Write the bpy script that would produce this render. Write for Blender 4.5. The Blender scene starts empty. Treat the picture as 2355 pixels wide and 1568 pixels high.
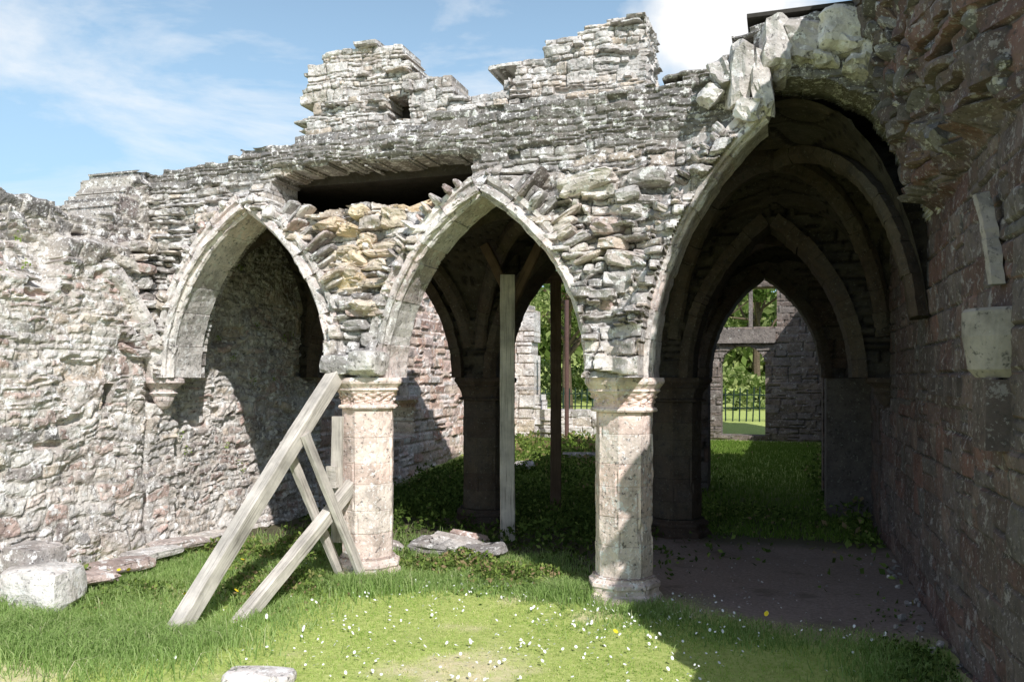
import bpy, math, numpy as np
from mathutils import Vector
rng=np.random.default_rng(7)
sc=bpy.context.scene
ZS=1.75   # springing height of the vaults

# ------------------------------------------------------------ noise
def hsh(a,b,s=0):
    v=np.sin(a*127.1+b*311.7+s*74.7)*43758.5453
    return v-np.floor(v)
def vn(x,y,s=0):
    xi=np.floor(x);yi=np.floor(y);fx=x-xi;fy=y-yi
    fx=fx*fx*(3-2*fx);fy=fy*fy*(3-2*fy)
    a=hsh(xi,yi,s);b=hsh(xi+1,yi,s);c=hsh(xi,yi+1,s);d=hsh(xi+1,yi+1,s)
    return (a*(1-fx)+b*fx)*(1-fy)+(c*(1-fx)+d*fx)*fy
def fbm(x,y,s=0,o=4):
    t=0;a=.5;n=0
    for i in range(o):
        t=t+a*vn(x*2**i,y*2**i,s+i*3.3);n+=a;a*=.5
    return t/n
def sst(a,b,x):
    t=np.clip((x-a)/(b-a),0,1);return t*t*(3-2*t)

# ------------------------------------------------------------ mesh helpers
def empty(name):
    e=bpy.data.objects.new(name,None);sc.collection.objects.link(e);return e
def make(name,V,Fs,mat,attrs=None,parent=None,smooth=False):
    V=np.asarray(V,dtype=np.float32)
    if not isinstance(Fs,(list,tuple)):Fs=[Fs]
    Fs=[np.asarray(F,dtype=np.int32) for F in Fs if len(F)]
    me=bpy.data.meshes.new(name)
    me.vertices.add(len(V));me.vertices.foreach_set('co',V.ravel())
    L=np.concatenate([F.ravel() for F in Fs])
    tot=np.concatenate([np.full(len(F),F.shape[1]) for F in Fs]).astype(np.int32)
    st=np.concatenate([[0],np.cumsum(tot)[:-1]]).astype(np.int32)
    me.loops.add(len(L));me.loops.foreach_set('vertex_index',L)
    me.polygons.add(len(tot));me.polygons.foreach_set('loop_start',st)
    me.polygons.foreach_set('loop_total',tot)
    me.polygons.foreach_set('use_smooth',np.full(len(tot),smooth))
    if attrs:
        for k,a in attrs.items():
            at=me.attributes.new(k,'FLOAT','POINT')
            at.data.foreach_set('value',np.asarray(a,dtype=np.float32).ravel())
    me.update(calc_edges=True);me.validate()
    me.materials.append(mat)
    o=bpy.data.objects.new(name,me);sc.collection.objects.link(o)
    if parent:o.parent=parent
    return o

def masonry1(u,v,seed,hr,lr,warp=.03):
    r=np.random.default_rng(seed)
    uu=u+warp*(fbm(u*2.5,v*2.5,seed)-.5)*2+.35*warp*(vn(u*14,v*14,seed+5)-.5)
    vv=v+warp*(fbm(u*2.2,v*2.2,seed+9)-.5)*2+.35*warp*(vn(u*14,v*14,seed+8)-.5)
    b=np.cumsum(np.concatenate([[v.min()-.3],r.uniform(hr[0],hr[1],int((v.max()-v.min()+.9)/hr[0])+3)]))
    ci=np.searchsorted(b,vv)-1
    out=[np.zeros_like(u) for _ in range(7)]
    for c in np.unique(ci):
        m=ci==c
        l=r.uniform(lr[0]**.5,lr[1]**.5,int((u.max()-u.min()+1)/lr[0])+3)**2
        ub=np.cumsum(np.concatenate([[u.min()-.4-r.random()*.2],l]))
        rr=r.random((4,len(ub)))
        x=uu[m];si=np.searchsorted(ub,x)-1
        y=vv[m];h=b[c+1]-b[c];w=ub[si+1]-ub[si]
        split=(rr[2][si]>.62)&(h>.09)
        sp=.3+.4*rr[3][si]
        lv=(y-b[c])/h
        up=split&(lv>sp)
        lo=np.where(up,sp,0.);hi=np.where(split&~up,sp,1.)
        r1=np.where(up,(rr[0][si]*7.3)%1,rr[0][si]);r2=np.where(up,(rr[1][si]*5.1)%1,rr[1][si])
        ex=np.minimum(x-ub[si],ub[si+1]-x);ey=np.minimum((lv-lo)*h,(hi-lv)*h)
        k=.022   # rounded corners
        e=np.where((ex<k)&(ey<k),k-np.sqrt((k-np.minimum(ex,k))**2+(k-np.minimum(ey,k))**2),np.minimum(ex,ey))
        for q,val in enumerate((r1,r2,e,(x-ub[si])/w-.5,lv-.5,(ub[si]+ub[si+1])/2,b[c]+h*(lo+hi)/2)):
            out[q][m]=val
    return out
def masonry(u,v,seed,hr,lr,warp=.03,mix=0.):
    A=masonry1(u,v,seed,hr,lr,warp)
    if not callable(mix) and mix<=0:return A
    B=masonry1(u,v,seed+500,(hr[0]*1.9,hr[1]*1.9),(lr[0]*1.2,lr[1]*1.3),warp*1.4)
    # coarse stones take over in patches, chosen stone by stone
    mx=mix(B[5],B[6]) if callable(mix) else mix
    sel=(fbm(B[5]*1.3,B[6]*1.7,seed+7,3)+.25*(B[0]-.5))>(.62-.3*mx)
    return [np.where(sel,b,a) for a,b in zip(A,B)]

def grid_solid(name,O,U,Vv,Nn,us,vs,res,mask,thick,mat,seed,hr=(.05,.14),lr=(.1,.38),d0=.02,dv=.05,
               extra=None,jw=.014,warp=.03,tilt=.03,parent=None,rough=.02,mix=0.,pit=0.):
    nu=int((us[1]-us[0])/res)+1;nv=int((vs[1]-vs[0])/res)+1
    u,v=np.meshgrid(np.linspace(us[0],us[1],nu),np.linspace(vs[0],vs[1],nv),indexing='ij')
    r1,r2,e,lu,lv,cu,cv=masonry(u,v,seed,hr,lr,warp,mix)
    J=sst(0,jw,e)
    if not callable(dv):dvv=dv
    else:dvv=dv(u,v)
    r3=(r1*17.3)%1
    d=J*(d0+dvv*(r2**1.5))+J*tilt*((r1-.5)*lv*2+(r3-.5)*lu)+rough*(fbm(u*18,v*18,seed+3,3)-.5)+rough*2*(fbm(u*5,v*5,seed+4,2)-.5)
    if pit:d=d-.06*J*sst(1-pit,1-pit+.01,r3)
    if extra is not None:d=d+extra(u,v,r1,r2,cu,cv,J)
    O=np.array(O,float);U=np.array(U,float);Vv=np.array(Vv,float);Nn=np.array(Nn,float)
    P=O+u[...,None]*U+v[...,None]*Vv
    Fv=P+d[...,None]*Nn
    bk=thick+.5*rough*(fbm(u*6,v*6,seed+11)-.5)
    Bv=P-(bk)[...,None]*Nn
    M4=mask(u,v,cu,cv,r1)
    M=M4[:-1,:-1]&M4[1:,1:]&M4[1:,:-1]&M4[:-1,1:]
    idx=np.arange(nu*nv).reshape(nu,nv);NB=nu*nv
    i,j=np.nonzero(M)
    a,b,c,dd=idx[i,j],idx[i+1,j],idx[i+1,j+1],idx[i,j+1]
    F=[np.stack([a,b,c,dd],1),np.stack([dd,c,b,a],1)+NB]
    Mp=np.zeros((M.shape[0]+2,M.shape[1]+2),bool);Mp[1:-1,1:-1]=M
    def side(di,dj):
        nb=Mp[1+di:1+di+M.shape[0],1+dj:1+dj+M.shape[1]]
        i,j=np.nonzero(M&~nb)
        if di==1:p,q=idx[i+1,j],idx[i+1,j+1]
        if di==-1:p,q=idx[i,j+1],idx[i,j]
        if dj==1:p,q=idx[i+1,j+1],idx[i,j+1]
        if dj==-1:p,q=idx[i,j],idx[i+1,j]
        F.append(np.stack([p,q,q+NB,p+NB],1))
    side(1,0);side(-1,0);side(0,1);side(0,-1)
    F=np.concatenate(F)
    V=np.concatenate([Fv.reshape(-1,3),Bv.reshape(-1,3)])
    R=np.concatenate([r1.ravel()]*2);JJ=np.concatenate([J.ravel()]*2)
    used,inv=np.unique(F.ravel(),return_inverse=True)
    return make(name,V[used],inv.reshape(F.shape),mat,{'rnd':R[used],'joint':JJ[used]},parent)

def cube_tpl(n=4):
    pts={};F=[]
    def vid(p):
        if p not in pts:pts[p]=len(pts)
        return pts[p]
    for ax in range(3):
        for s in (0,n):
            for i in range(n):
                for j in range(n):
                    q=[]
                    for (a,b) in ((i,j),(i+1,j),(i+1,j+1),(i,j+1)):
                        p=[0,0,0];p[ax]=s;p[(ax+1)%3]=a;p[(ax+2)%3]=b;q.append(vid(tuple(p)))
                    F.append(q if s==n else q[::-1])
    V=np.array(list(pts.keys()),float)/n*2-1
    return V,np.array(F)
TV,TF=cube_tpl(5)
from mathutils import Euler
class Rocks:
    def __init__(s):s.V=[];s.F=[];s.R=[];s.n=0
    def add(s,c,size,ax=None,rot=(0,0,0),rough=.1,rnd=None):
        V=TV.copy()
        L=np.linalg.norm(V,axis=1,keepdims=True)
        V=V*(1-.18*(L-1)/.73)
        k=rng.random(3)*10
        V+=rough*(np.stack([vn(V[:,1]*1.6+k[0],V[:,2]*1.6+k[1]*3),vn(V[:,0]*1.6+k[1],V[:,2]*1.6+k[2]*3),vn(V[:,0]*1.6+k[2],V[:,1]*1.6+k[0]*3)],1)-.5)*2.6
        V+=rng.normal(0,rough*.2,V.shape)
        nrm=rng.normal(size=3);nrm/=np.linalg.norm(nrm);dd=V@nrm;lim=.95;V-=np.maximum(dd-lim,0)[:,None]*nrm
        V=V*np.array(size)/2
        if ax is None:
            M=np.array(Euler(rot).to_matrix());V=V@M.T
        else:V=V@np.array(ax)
        s.V.append(V+np.array(c));s.F.append(TF+s.n);s.n+=len(V)
        s.R.append(np.full(len(V),rng.random() if rnd is None else rnd))
    def done(s,name,mat,parent=None):
        R=np.concatenate(s.R)
        return make(name,np.concatenate(s.V),np.concatenate(s.F),mat,{'rnd':R,'joint':np.ones(len(R))},parent)

def sweep(name,pts,outs,S,prof,nv,mat,parent=None,off=.004,keep=None,sh0=.985):
    pts=np.asarray(pts);outs=np.asarray(outs);S=np.asarray(S,float)
    seg=np.linalg.norm(np.diff(pts,axis=0),axis=1);s=np.concatenate([[0],np.cumsum(seg)]);Lt=s[-1]
    prof=np.array(prof,float);pc=prof.mean(0);k=len(prof)
    V=[];R=[];J=[];F=[];base=0
    cuts=np.linspace(0,1,nv+1);cuts[1:-1]+=rng.normal(0,.22/nv,nv-1)
    for q in range(nv):
        if keep and q not in keep:continue
        a=Lt*cuts[q];b=Lt*cuts[q+1];e=.005
        ts=[a,a+e,a+(b-a)*.2,a+(b-a)*.4,a+(b-a)*.6,a+(b-a)*.8,b-e,b]
        o=rng.normal(0,off,2);r=rng.random();nt_=len(ts)
        for ti,t in enumerate(ts):
            P=np.array([np.interp(t,s,pts[:,i]) for i in range(3)])
            Ov=np.array([np.interp(t,s,outs[:,i]) for i in range(3)]);Ov/=np.linalg.norm(Ov)
            end=ti in(0,nt_-1)
            pr=(prof-pc)*(sh0 if end else 1)+pc+o+rng.normal(0,.003,prof.shape)
            V.append(P+pr[:,:1]*Ov+pr[:,1:]*S);R+= [r]*k;J+=[0.25 if end else 1]*k
        for ti in range(nt_-1):
            for c in range(k):
                d=(c+1)%k;A=base+ti*k;B=A+k
                F.append([A+c,A+d,B+d,B+c])
        for A in(base,base+(nt_-1)*k):
            for c in range(1,k-2,2):
                F.append([A,A+c,A+c+1,A+min(c+2,k-1)])
        base+=nt_*k
    return make(name,np.concatenate(V),np.array(F),mat,{'rnd':R,'joint':J},parent)

def arc(cx,a,h,side,zs=ZS,y=0.,n=30,t1=1.):
    R=(a*a+h*h)/(2*a);th=math.asin(min(1,h/R))
    if R<a: th=math.pi-th
    ph=np.linspace(0,th*t1,n)
    ox=-np.cos(ph);oz=np.sin(ph)
    x=(R-a)+R*ox;z=R*oz
    if side>0:x=-x;ox=-ox
    return np.stack([cx+x,np.full(n,y),zs+z],1),np.stack([ox,np.zeros(n),oz],1)
def adist(x,z,cx,a,h):
    R=(a*a+h*h)/(2*a)
    return np.sqrt((np.abs(x-cx)+R-a)**2+np.maximum(z-ZS,0)**2)-R
def ah(u,a,h):
    R=(a*a+h*h)/(2*a)
    return np.sqrt(np.maximum(R*R-(np.abs(u)+R-a)**2,0))

# ------------------------------------------------------------ materials
class T:
    def __init__(s,name):
        s.m=bpy.data.materials.new(name);s.m.use_nodes=True;s.t=s.m.node_tree;s.t.nodes.clear()
        s.out=s.n('ShaderNodeOutputMaterial')
    def n(s,t,**k):
        x=s.t.nodes.new(t)
        for a,b in k.items():setattr(x,a,b)
        return x
    def l(s,a,b):s.t.links.new(a,b)
    def attr(s,n):return s.n('ShaderNodeAttribute',attribute_name=n).outputs['Fac']
    def noise(s,vec,sc_,det=6,rough=.55,dist=0):
        x=s.n('ShaderNodeTexNoise');x.inputs['Scale'].default_value=sc_;x.inputs['Detail'].default_value=det
        x.inputs['Roughness'].default_value=rough;x.inputs['Distortion'].default_value=dist
        if vec is not None:s.l(vec,x.inputs['Vector'])
        return x.outputs['Fac']
    def ramp(s,f,st,interp='LINEAR'):
        x=s.n('ShaderNodeValToRGB');r=x.color_ramp;r.interpolation=interp
        while len(r.elements)<len(st):r.elements.new(.5)
        for e,(p,c) in zip(r.elements,st):
            e.position=p;e.color=(c,c,c,1) if isinstance(c,(int,float)) else (*c,1)
        s.l(f,x.inputs['Fac']);return x.outputs['Color']
    def mix(s,f,a,b,mode='MIX'):
        x=s.n('ShaderNodeMix',data_type='RGBA',blend_type=mode)
        for i,v in ((0,f),(6,a),(7,b)):
            if isinstance(v,(int,float)):x.inputs[i].default_value=v if i==0 else (v,v,v,1)
            elif isinstance(v,tuple):x.inputs[i].default_value=(*v,1)
            else:s.l(v,x.inputs[i])
        return x.outputs[2]
    def math(s,op,a,b=0.):
        x=s.n('ShaderNodeMath',operation=op)
        for i,v in enumerate((a,b)):
            if isinstance(v,(int,float)):x.inputs[i].default_value=v
            else:s.l(v,x.inputs[i])
        return x.outputs[0]
    def bsdf(s,col,rough=.9,bump=None,bs=.5,bd=.02):
        b=s.n('ShaderNodeBsdfPrincipled');b.inputs['Roughness'].default_value=rough
        b.inputs['Specular IOR Level'].default_value=.2
        if isinstance(col,tuple):b.inputs['Base Color'].default_value=(*col,1)
        else:s.l(col,b.inputs['Base Color'])
        if bump is not None:
            x=s.n('ShaderNodeBump');x.inputs['Strength'].default_value=bs;x.inputs['Distance'].default_value=bd
            s.l(bump,x.inputs['Height']);s.l(x.outputs[0],b.inputs['Normal'])
        s.l(b.outputs[0],s.out.inputs[0]);return b

def stone_mat(name,pal,mortar,lichen=.58,stain=.55,moss=None,top=None,bump=.7,warm=.3,lc=(.84,.82,.80),topc=(.15,.14,.135),speck=.62,plaster=None,tone=None):
    t=T(name);co=t.n('ShaderNodeTexCoord').outputs['Object']
    n=len(pal);base=t.ramp(t.attr('rnd'),[(i/(n-1),c) for i,c in enumerate(pal)])
    a=t.noise(co,7,8,.65);c=t.mix(1,base,t.ramp(a,[(.28,.55),(.5,1.),(.72,1.3)]),'MULTIPLY')
    hue=t.noise(co,2.7,3);c=t.mix(t.ramp(hue,[(.45,0.),(.65,warm)]),c,(.52,.36,.29))
    b=t.noise(co,1.6,6,.6);c=t.mix(t.ramp(b,[(.46,0.),(.62,stain)]),c,(.11,.10,.095))
    if top:
        sep=t.n('ShaderNodeSeparateXYZ');t.l(co,sep.inputs[0])
        f=t.math('ADD',t.math('DIVIDE',t.math('SUBTRACT',sep.outputs[2],top[0]),top[1]-top[0]),t.math('MULTIPLY',t.math('SUBTRACT',t.noise(co,3.5,6),.5),1.6))
        c=t.mix(t.ramp(f,[(.3,0.),(.8,.78)]),c,topc)
    jf=t.ramp(t.attr('joint'),[(.15,1.),(.7,0.)])
    c=t.mix(jf,c,mortar)
    if plaster:
        pl=t.noise(co,1.9,7,.6);c=t.mix(t.ramp(pl,[(plaster,0.),(plaster+.06,.75)]),c,(.72,.67,.62))
    l=t.noise(co,11,8,.7);c=t.mix(t.ramp(l,[(lichen,0.),(lichen+.03,.85)]),c,lc)
    l2=t.noise(co,42,4,.65);c=t.mix(t.ramp(l2,[(speck,0.),(speck+.03,.75)]),c,lc)
    dk=t.noise(co,24,6,.7);c=t.mix(t.ramp(dk,[(.35,.8),(.44,0.)]),c,(.055,.05,.05))
    if moss:
        mm=t.noise(co,4.3,7,.65);c=t.mix(t.ramp(mm,[(.66,0.),(.72,moss*.6)]),c,(.24,.22,.12))
    h=t.math('ADD',t.noise(co,34,8,.72),t.math('MULTIPLY',t.noise(co,9,5,.6),1.5))
    t.bsdf(c,.93,h,bump,.025);return t.m
GREY=(.55,.515,.49);TAN=(.62,.52,.42);PINK=(.60,.44,.385);PALE=(.80,.755,.71);DGREY=(.34,.32,.31);RED=(.50,.30,.235)
m_rub=stone_mat('rubble_stone',[GREY,DGREY,PALE,TAN,GREY,PINK,DGREY,PALE],(.28,.25,.22),.56,.45,.3,warm=.2)
m_fac=stone_mat('weathered_rubble',[GREY,PALE,DGREY,GREY,TAN,PALE,GREY,PALE],(.20,.18,.16),.56,.45,.3,top=(3.35,3.75),warm=.2,speck=.59)
m_left=stone_mat('wall_rubble',[GREY,PALE,GREY,DGREY,PINK,PALE,TAN,GREY],(.50,.455,.41),.55,.4,.15,top=(2.4,3.1),warm=.3,speck=.59,plaster=.57)
m_up=stone_mat('ruin_rubble',[PALE,GREY,PALE,GREY,TAN,PALE,GREY,PALE],(.28,.25,.22),.56,.3,.25,warm=.2,speck=.6)
m_ash=stone_mat('red_ashlar',[(.13,.075,.068),(.15,.12,.118),(.105,.07,.064),(.20,.11,.095),(.13,.12,.118),(.21,.145,.13)],(.075,.065,.06),.57,.45,None,bump=.5,warm=.0,speck=.6,lc=(.31,.28,.28))  # red stone palette lowered to carry the wall's shade as well
m_col=stone_mat('pink_sandstone',[(.86,.70,.62),(.82,.62,.54),(.88,.77,.69),(.78,.62,.55)],(.38,.30,.26),.58,.3,None,bump=.45,warm=.2,speck=.59)
m_rib=stone_mat('dressed_stone',[(.80,.74,.70),(.76,.62,.58),(.84,.79,.75),(.70,.64,.60)],(.3,.27,.25),.56,.45,.1,bump=.55,warm=.12,speck=.58)
m_web=stone_mat('vault_webbing',[(.075,.063,.05),(.055,.045,.036),(.09,.072,.055)],(.025,.02,.018),.66,.4,.0,warm=0,lc=(.15,.14,.125))  # palette cut very low, so the vaults' shade is in the colour
m_dcol=stone_mat('shaded_sandstone',[(.10,.075,.057),(.085,.06,.047),(.11,.088,.065)],(.035,.03,.024),.64,.4,.0,bump=.5,warm=0,lc=(.18,.17,.145))  # dark copy of the pink sandstone, interior shade put into the palette
m_yel=stone_mat('fresh_rubble',[(.76,.60,.38),(.78,.65,.49),(.58,.49,.38),(.78,.69,.56)],(.2,.17,.12),.6,.2)

def wood_mat(name,c1,c2):
    t=T(name);cb=t.n('ShaderNodeCombineXYZ')
    t.l(t.math('MULTIPLY',t.attr('along'),2.2),cb.inputs[0]);t.l(t.math('MULTIPLY',t.attr('across'),60.),cb.inputs[1])
    n=t.noise(cb.outputs[0],1.,7,.65,.6);n2=t.noise(t.n('ShaderNodeTexCoord').outputs['Object'],4,5,.6)
    c=t.ramp(n,[(.3,c1),(.48,c2),(.7,tuple(x*1.12 for x in c2))]);c=t.mix(1,c,t.ramp(n2,[(.3,.6),(.7,1.2)]),'MULTIPLY')
    t.bsdf(c,.85,n,.7,.008);return t.m
m_wood=wood_mat('weathered_timber',(.20,.175,.15),(.56,.515,.46))
m_wood2=wood_mat('brown_timber',(.06,.04,.03),(.15,.10,.07))
def leaf_mat(name,stops,trans=.4):
    t=T(name);c=t.ramp(t.attr('rnd'),stops)
    d=t.n('ShaderNodeBsdfDiffuse');r=t.n('ShaderNodeBsdfTranslucent');m=t.n('ShaderNodeMixShader')
    t.l(c,d.inputs[0]);t.l(c,r.inputs[0]);m.inputs[0].default_value=trans
    t.l(d.outputs[0],m.inputs[1]);t.l(r.outputs[0],m.inputs[2]);t.l(m.outputs[0],t.out.inputs[0]);return t.m
m_grass=leaf_mat('grass_blades',[(0,(.30,.45,.09)),(.4,(.48,.62,.18)),(.7,(.64,.70,.28)),(.9,(.78,.74,.42)),(1,(.80,.72,.50))],.45)
m_tall=leaf_mat('tall_grass_blades',[(0,(.16,.27,.06)),(.5,(.34,.48,.16)),(.85,(.52,.60,.28)),(1,(.74,.68,.48))],.4)
m_rear=leaf_mat('shaded_grass_blades',[(0,(.07,.13,.02)),(.5,(.15,.25,.045)),(1,(.32,.40,.11))],.4)  # darker copy of the grass, shade mixed into the blade colour
m_leaf=leaf_mat('bramble_leaves',[(0,(.05,.085,.02)),(.5,(.12,.18,.045)),(.85,(.30,.40,.10)),(1,(.38,.28,.16))],.35)
m_tree=leaf_mat('tree_leaves',[(0,(.06,.10,.02)),(.5,(.18,.25,.07)),(1,(.46,.50,.22))],.4)
def plain(name,col,rough=.6,v=.15):
    t=T(name);co=t.n('ShaderNodeTexCoord').outputs['Object'];n=t.noise(co,20,5)
    c=t.mix(1,col,t.ramp(n,[(.3,1-v),(.7,1+v)]),'MULTIPLY');t.bsdf(c,rough,n,.2,.005);return t.m
m_white=plain('daisy_petals',(.88,.88,.85));m_yellow=plain('dandelion_petals',(.8,.6,.03))
m_iron=plain('painted_iron',(.02,.04,.03),.5);m_pipe=plain('pipe_paint',(.12,.07,.06),.5);m_felt=plain('roof_felt',(.05,.045,.04),.9)
m_bark=plain('bark',(.12,.09,.06),.9,.4)
m_smooth=stone_mat('new_repair_stone',[(.34,.30,.28),(.37,.33,.30)],(.2,.2,.2),.66,.25,bump=.25,warm=.1,speck=.68,lc=(.45,.42,.4))

# ------------------------------------------------------------ ground
def gz(x,y):
    z=.12*sst(-4.0,-5.6,x)*sst(7.5,5.5,y)
    z=z+.36*sst(9.5,17,y)+.3*sst(18.5,24,y)
    z=z+2.2*sst(24,60,y)*sst(2,-12,x)
    z=z+.05*(fbm(x*.9+3,y*.9,2,3)-.5)+.02*(fbm(x*6,y*6,4,3)-.5)
    return z
def dirtf(x,y):
    dn=fbm(x*1.3,y*1.3,31,4)
    return sst(-2.0,-1.2,x+.8*(dn-.5))*sst(5.7,6.6,y+1.0*(dn-.5)+.35*x)*sst(9.6,9.0,y+.8*(dn-.5))
def axis(lo,hi,st,far):
    a=np.arange(lo,hi,st);k=np.cumsum(st*1.22**np.arange(1,45));k=k[k<far]
    return np.concatenate([(lo-k)[::-1],a,hi+k])
gx=axis(-6.5,1.6,.05,900);gy=axis(2.5,13,.05,900)
X,Y=np.meshgrid(gx,gy,indexing='ij')
dn=fbm(X*1.3,Y*1.3,31,4)
dirt=dirtf(X,Y)
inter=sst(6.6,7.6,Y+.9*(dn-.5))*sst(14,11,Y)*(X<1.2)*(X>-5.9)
dry=sst(.5,.62,fbm(X*1.1+9,Y*1.1+2,77,4))*(Y<7)
Zg=gz(X,Y)
i=np.arange(X.size).reshape(X.shape)
F=np.stack([i[:-1,:-1],i[1:,:-1],i[1:,1:],i[:-1,1:]],-1).reshape(-1,4)
t=T('ground_soil_and_turf');co=t.n('ShaderNodeTexCoord').outputs['Object']
g=t.ramp(t.noise(co,22,7,.75),[(.3,(.20,.27,.06)),(.52,(.42,.49,.14)),(.72,(.60,.62,.26))])
g=t.mix(t.ramp(t.noise(co,.35,5),[(.4,0.),(.7,.5)]),g,(.46,.50,.18))
g=t.mix(t.math('MULTIPLY',t.attr('dry'),t.ramp(t.noise(co,9,6,.7),[(.35,.35),(.6,1.)])),g,(.68,.60,.38))
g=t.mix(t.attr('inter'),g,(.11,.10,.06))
n9=t.noise(co,35,8,.75)
g=t.mix(t.attr('dirt'),g,t.ramp(n9,[(.35,(.22,.17,.15)),(.6,(.34,.27,.245)),(.72,(.48,.41,.37))]))
g=t.mix(t.math('MULTIPLY',t.attr('dirt'),t.ramp(t.noise(co,2.2,5,.6),[(.57,0.),(.67,.5)])),g,(.11,.09,.065))
t.bsdf(g,.95,n9,.6,.02)
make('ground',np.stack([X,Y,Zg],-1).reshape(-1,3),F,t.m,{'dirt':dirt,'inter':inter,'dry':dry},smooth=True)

# ------------------------------------------------------------ arcade facade
AR=empty('ruined_stone_arcade')
A1=(-4.60,.84,1.5);A2=(-2.345,.88,1.5);A3=(-.10,.86,1.90)
topx=[-6.0,-5.82,-4.80,-4.78,-2.84,-1.01,-.44,-.33,-.25,.72,1.3]
topz=[3.74,3.77,3.79,3.93,4.01,4.11,4.18,4.25,4.46,4.49,4.6]
def cavf(u,v,r1):
    n=.06*(fbm(u*5,v*5,70)-.5)
    d=np.minimum(adist(u,v,*A1),adist(u,v,*A2))
    fl=3.16+.13*np.exp(-((u+3.5)/.35)**2)
    top=3.66-.10*sst(-3.9,-4.42,u)-.05*sst(-2.9,-2.5,u)
    return (v<top+1.6*n+.05*(r1-.5)-.02)&(u>-4.42-n)&(u<-2.50+n)&(d>.2+n)&(v>fl+n)
def fmask(u,v,cu,cv,r1):
    m=cv+.04<np.interp(cu,topx,topz)+(r1-.5)*.06
    m&=adist(u,v,*A1)>.04
    m&=adist(u,v,*A2)>.04
    left=adist(u,v,*A3)>.04
    cut=np.interp(u,[-.14,-.05,.31,.6,.76,.9,1.08],[3.74,3.93,3.9,3.74,3.54,3.22,2.85])+.07*(r1-.5)
    m&=np.where(u<-.12,left,v>cut)
    return m&~cavf(u,v,r1)
def fextra(u,v,r1,r2,cu,cv,J):
    d1=adist(u,v,*A1);d2=adist(u,v,*A2);d3=adist(u,v,*A3)
    dm=np.minimum(np.minimum(d1,d2),d3)
    low=sst(3.6,3.2,v+.2*(fbm(u*2,v*2,49)-.5))
    e=low*(.07*J*(r2-.3)+.26*(fbm(u*3,v*4,50)-.42))
    e+=.10*sst(.3,.1,dm)*sst(3.75,3.5,v)+.10*sst(.3,.1,d3)
    e+=.10*sst(2.5,1.9,v)
    e+=.14*sst(.55,.2,np.abs(u+1.2))*sst(3.6,3.0,v)*(.5+r2*.6)
    e+=.06*sst(3.60,3.7,v)*sst(3.95,3.75,v)*sst(-2.3,-2.5,u)*sst(-4.6,-4.4,u)*(.5+fbm(u*4,v*3,88))
    e+=.10*sst(-.3,-.1,u)*(.3+fbm(u*4,v*4,12))
    return e
grid_solid('arcade_wall',(0,6.55,0),(1,0,0),(0,0,1),(0,-1,0),(-5.95,1.15),(1.75,4.65),.0135,fmask,.4,m_fac,11,
           hr=(.03,.085),lr=(.06,.36),d0=.010,dv=lambda u,v:np.where(v>3.55,.014,.045),extra=fextra,parent=AR,tilt=.02,
           mix=lambda u,v:np.where((v>3.45)|(u<-5.2),-.3,.7),warp=.05,rough=.03,pit=.05)

PR=[(.17,-.19),(.125,-.19),(.115,-.165),(.09,-.16),(.08,-.185),(.07,-.215),(.03,-.222),(.018,-.205),(.022,-.185),(.035,-.165),(.018,-.145),(-.004,-.15),(-.016,-.125),(-.006,-.095),(0,-.08),(0,.28),(.05,.34),(.17,.34)]
for nm,A,sd,nvs,kp in(('left_rib',A1,-1,6,None),('right_rib',A1,1,6,None),('left_rib',A2,-1,6,None),('right_rib',A2,1,6,None),('left_rib',A3,-1,8,None)):
    p,o=arc(*A,sd,y=6.55)
    sweep('arch_'+nm,p,o,(0,1,0),PR,nvs,m_rib,AR,keep=kp)
PR2=[(.25,-.10),(.165,-.12),(.165,.1),(.25,.1)]
p,o=arc(*A1,-1,y=6.55);sweep('arch_outer_ring',p,o,(0,1,0),PR2,12,m_rib,AR,.012,keep=[3,4,5,7,8,10],sh0=.95)
p,o=arc(*A2,1,y=6.55);sweep('arch_outer_ring',p,o,(0,1,0),PR2,12,m_rib,AR,.012,keep=[1,2,5,6,8,9,10],sh0=.95)
p,o=arc(*A3,-1,y=6.55);sweep('arch_outer_ring',p,o,(0,1,0),PR2,14,m_rib,AR,.012,keep=[2,3,4,6,7,8,10,11],sh0=.95)

rk=Rocks()
def radiate(A,sd,t0,t1,n,Lr,Tr,yr):
    p,o=arc(*A,sd,n=200)
    for k in range(n):
        t=int(199*(t0+(t1-t0)*(k+rng.random()*.5)/n));P=p[t];O=o[t]
        L=rng.uniform(*Lr);th=rng.uniform(*Tr);dp=rng.uniform(*yr)
        a=rng.normal(0,.12);Ov=np.array([O[0]*math.cos(a)-O[2]*math.sin(a),0,O[0]*math.sin(a)+O[2]*math.cos(a)])
        Tv=np.array([-Ov[2],0,Ov[0]])
        c=P+Ov*(.175+L/2-.03);c[1]=6.60-dp/2
        rk.add(c,(L,dp,th),ax=[Ov,(0,1,0),Tv],rough=.09)
radiate(A1,1,.28,.86,16,(.14,.28),(.035,.06),(.2,.36))
radiate(A1,1,.86,.98,2,(.06,.1),(.05,.08),(.2,.3))
radiate(A1,-1,.55,.95,9,(.05,.11),(.04,.07),(.2,.30))
radiate(A2,-1,.45,.95,15,(.07,.13),(.03,.05),(.25,.36))
radiate(A2,1,.3,.92,15,(.14,.32),(.04,.07),(.2,.38))
radiate(A3,-1,.2,.95,26,(.06,.16),(.03,.08),(.2,.38))
radiate(A1,-1,.1,.5,6,(.08,.16),(.05,.09),(.2,.3))
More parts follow.
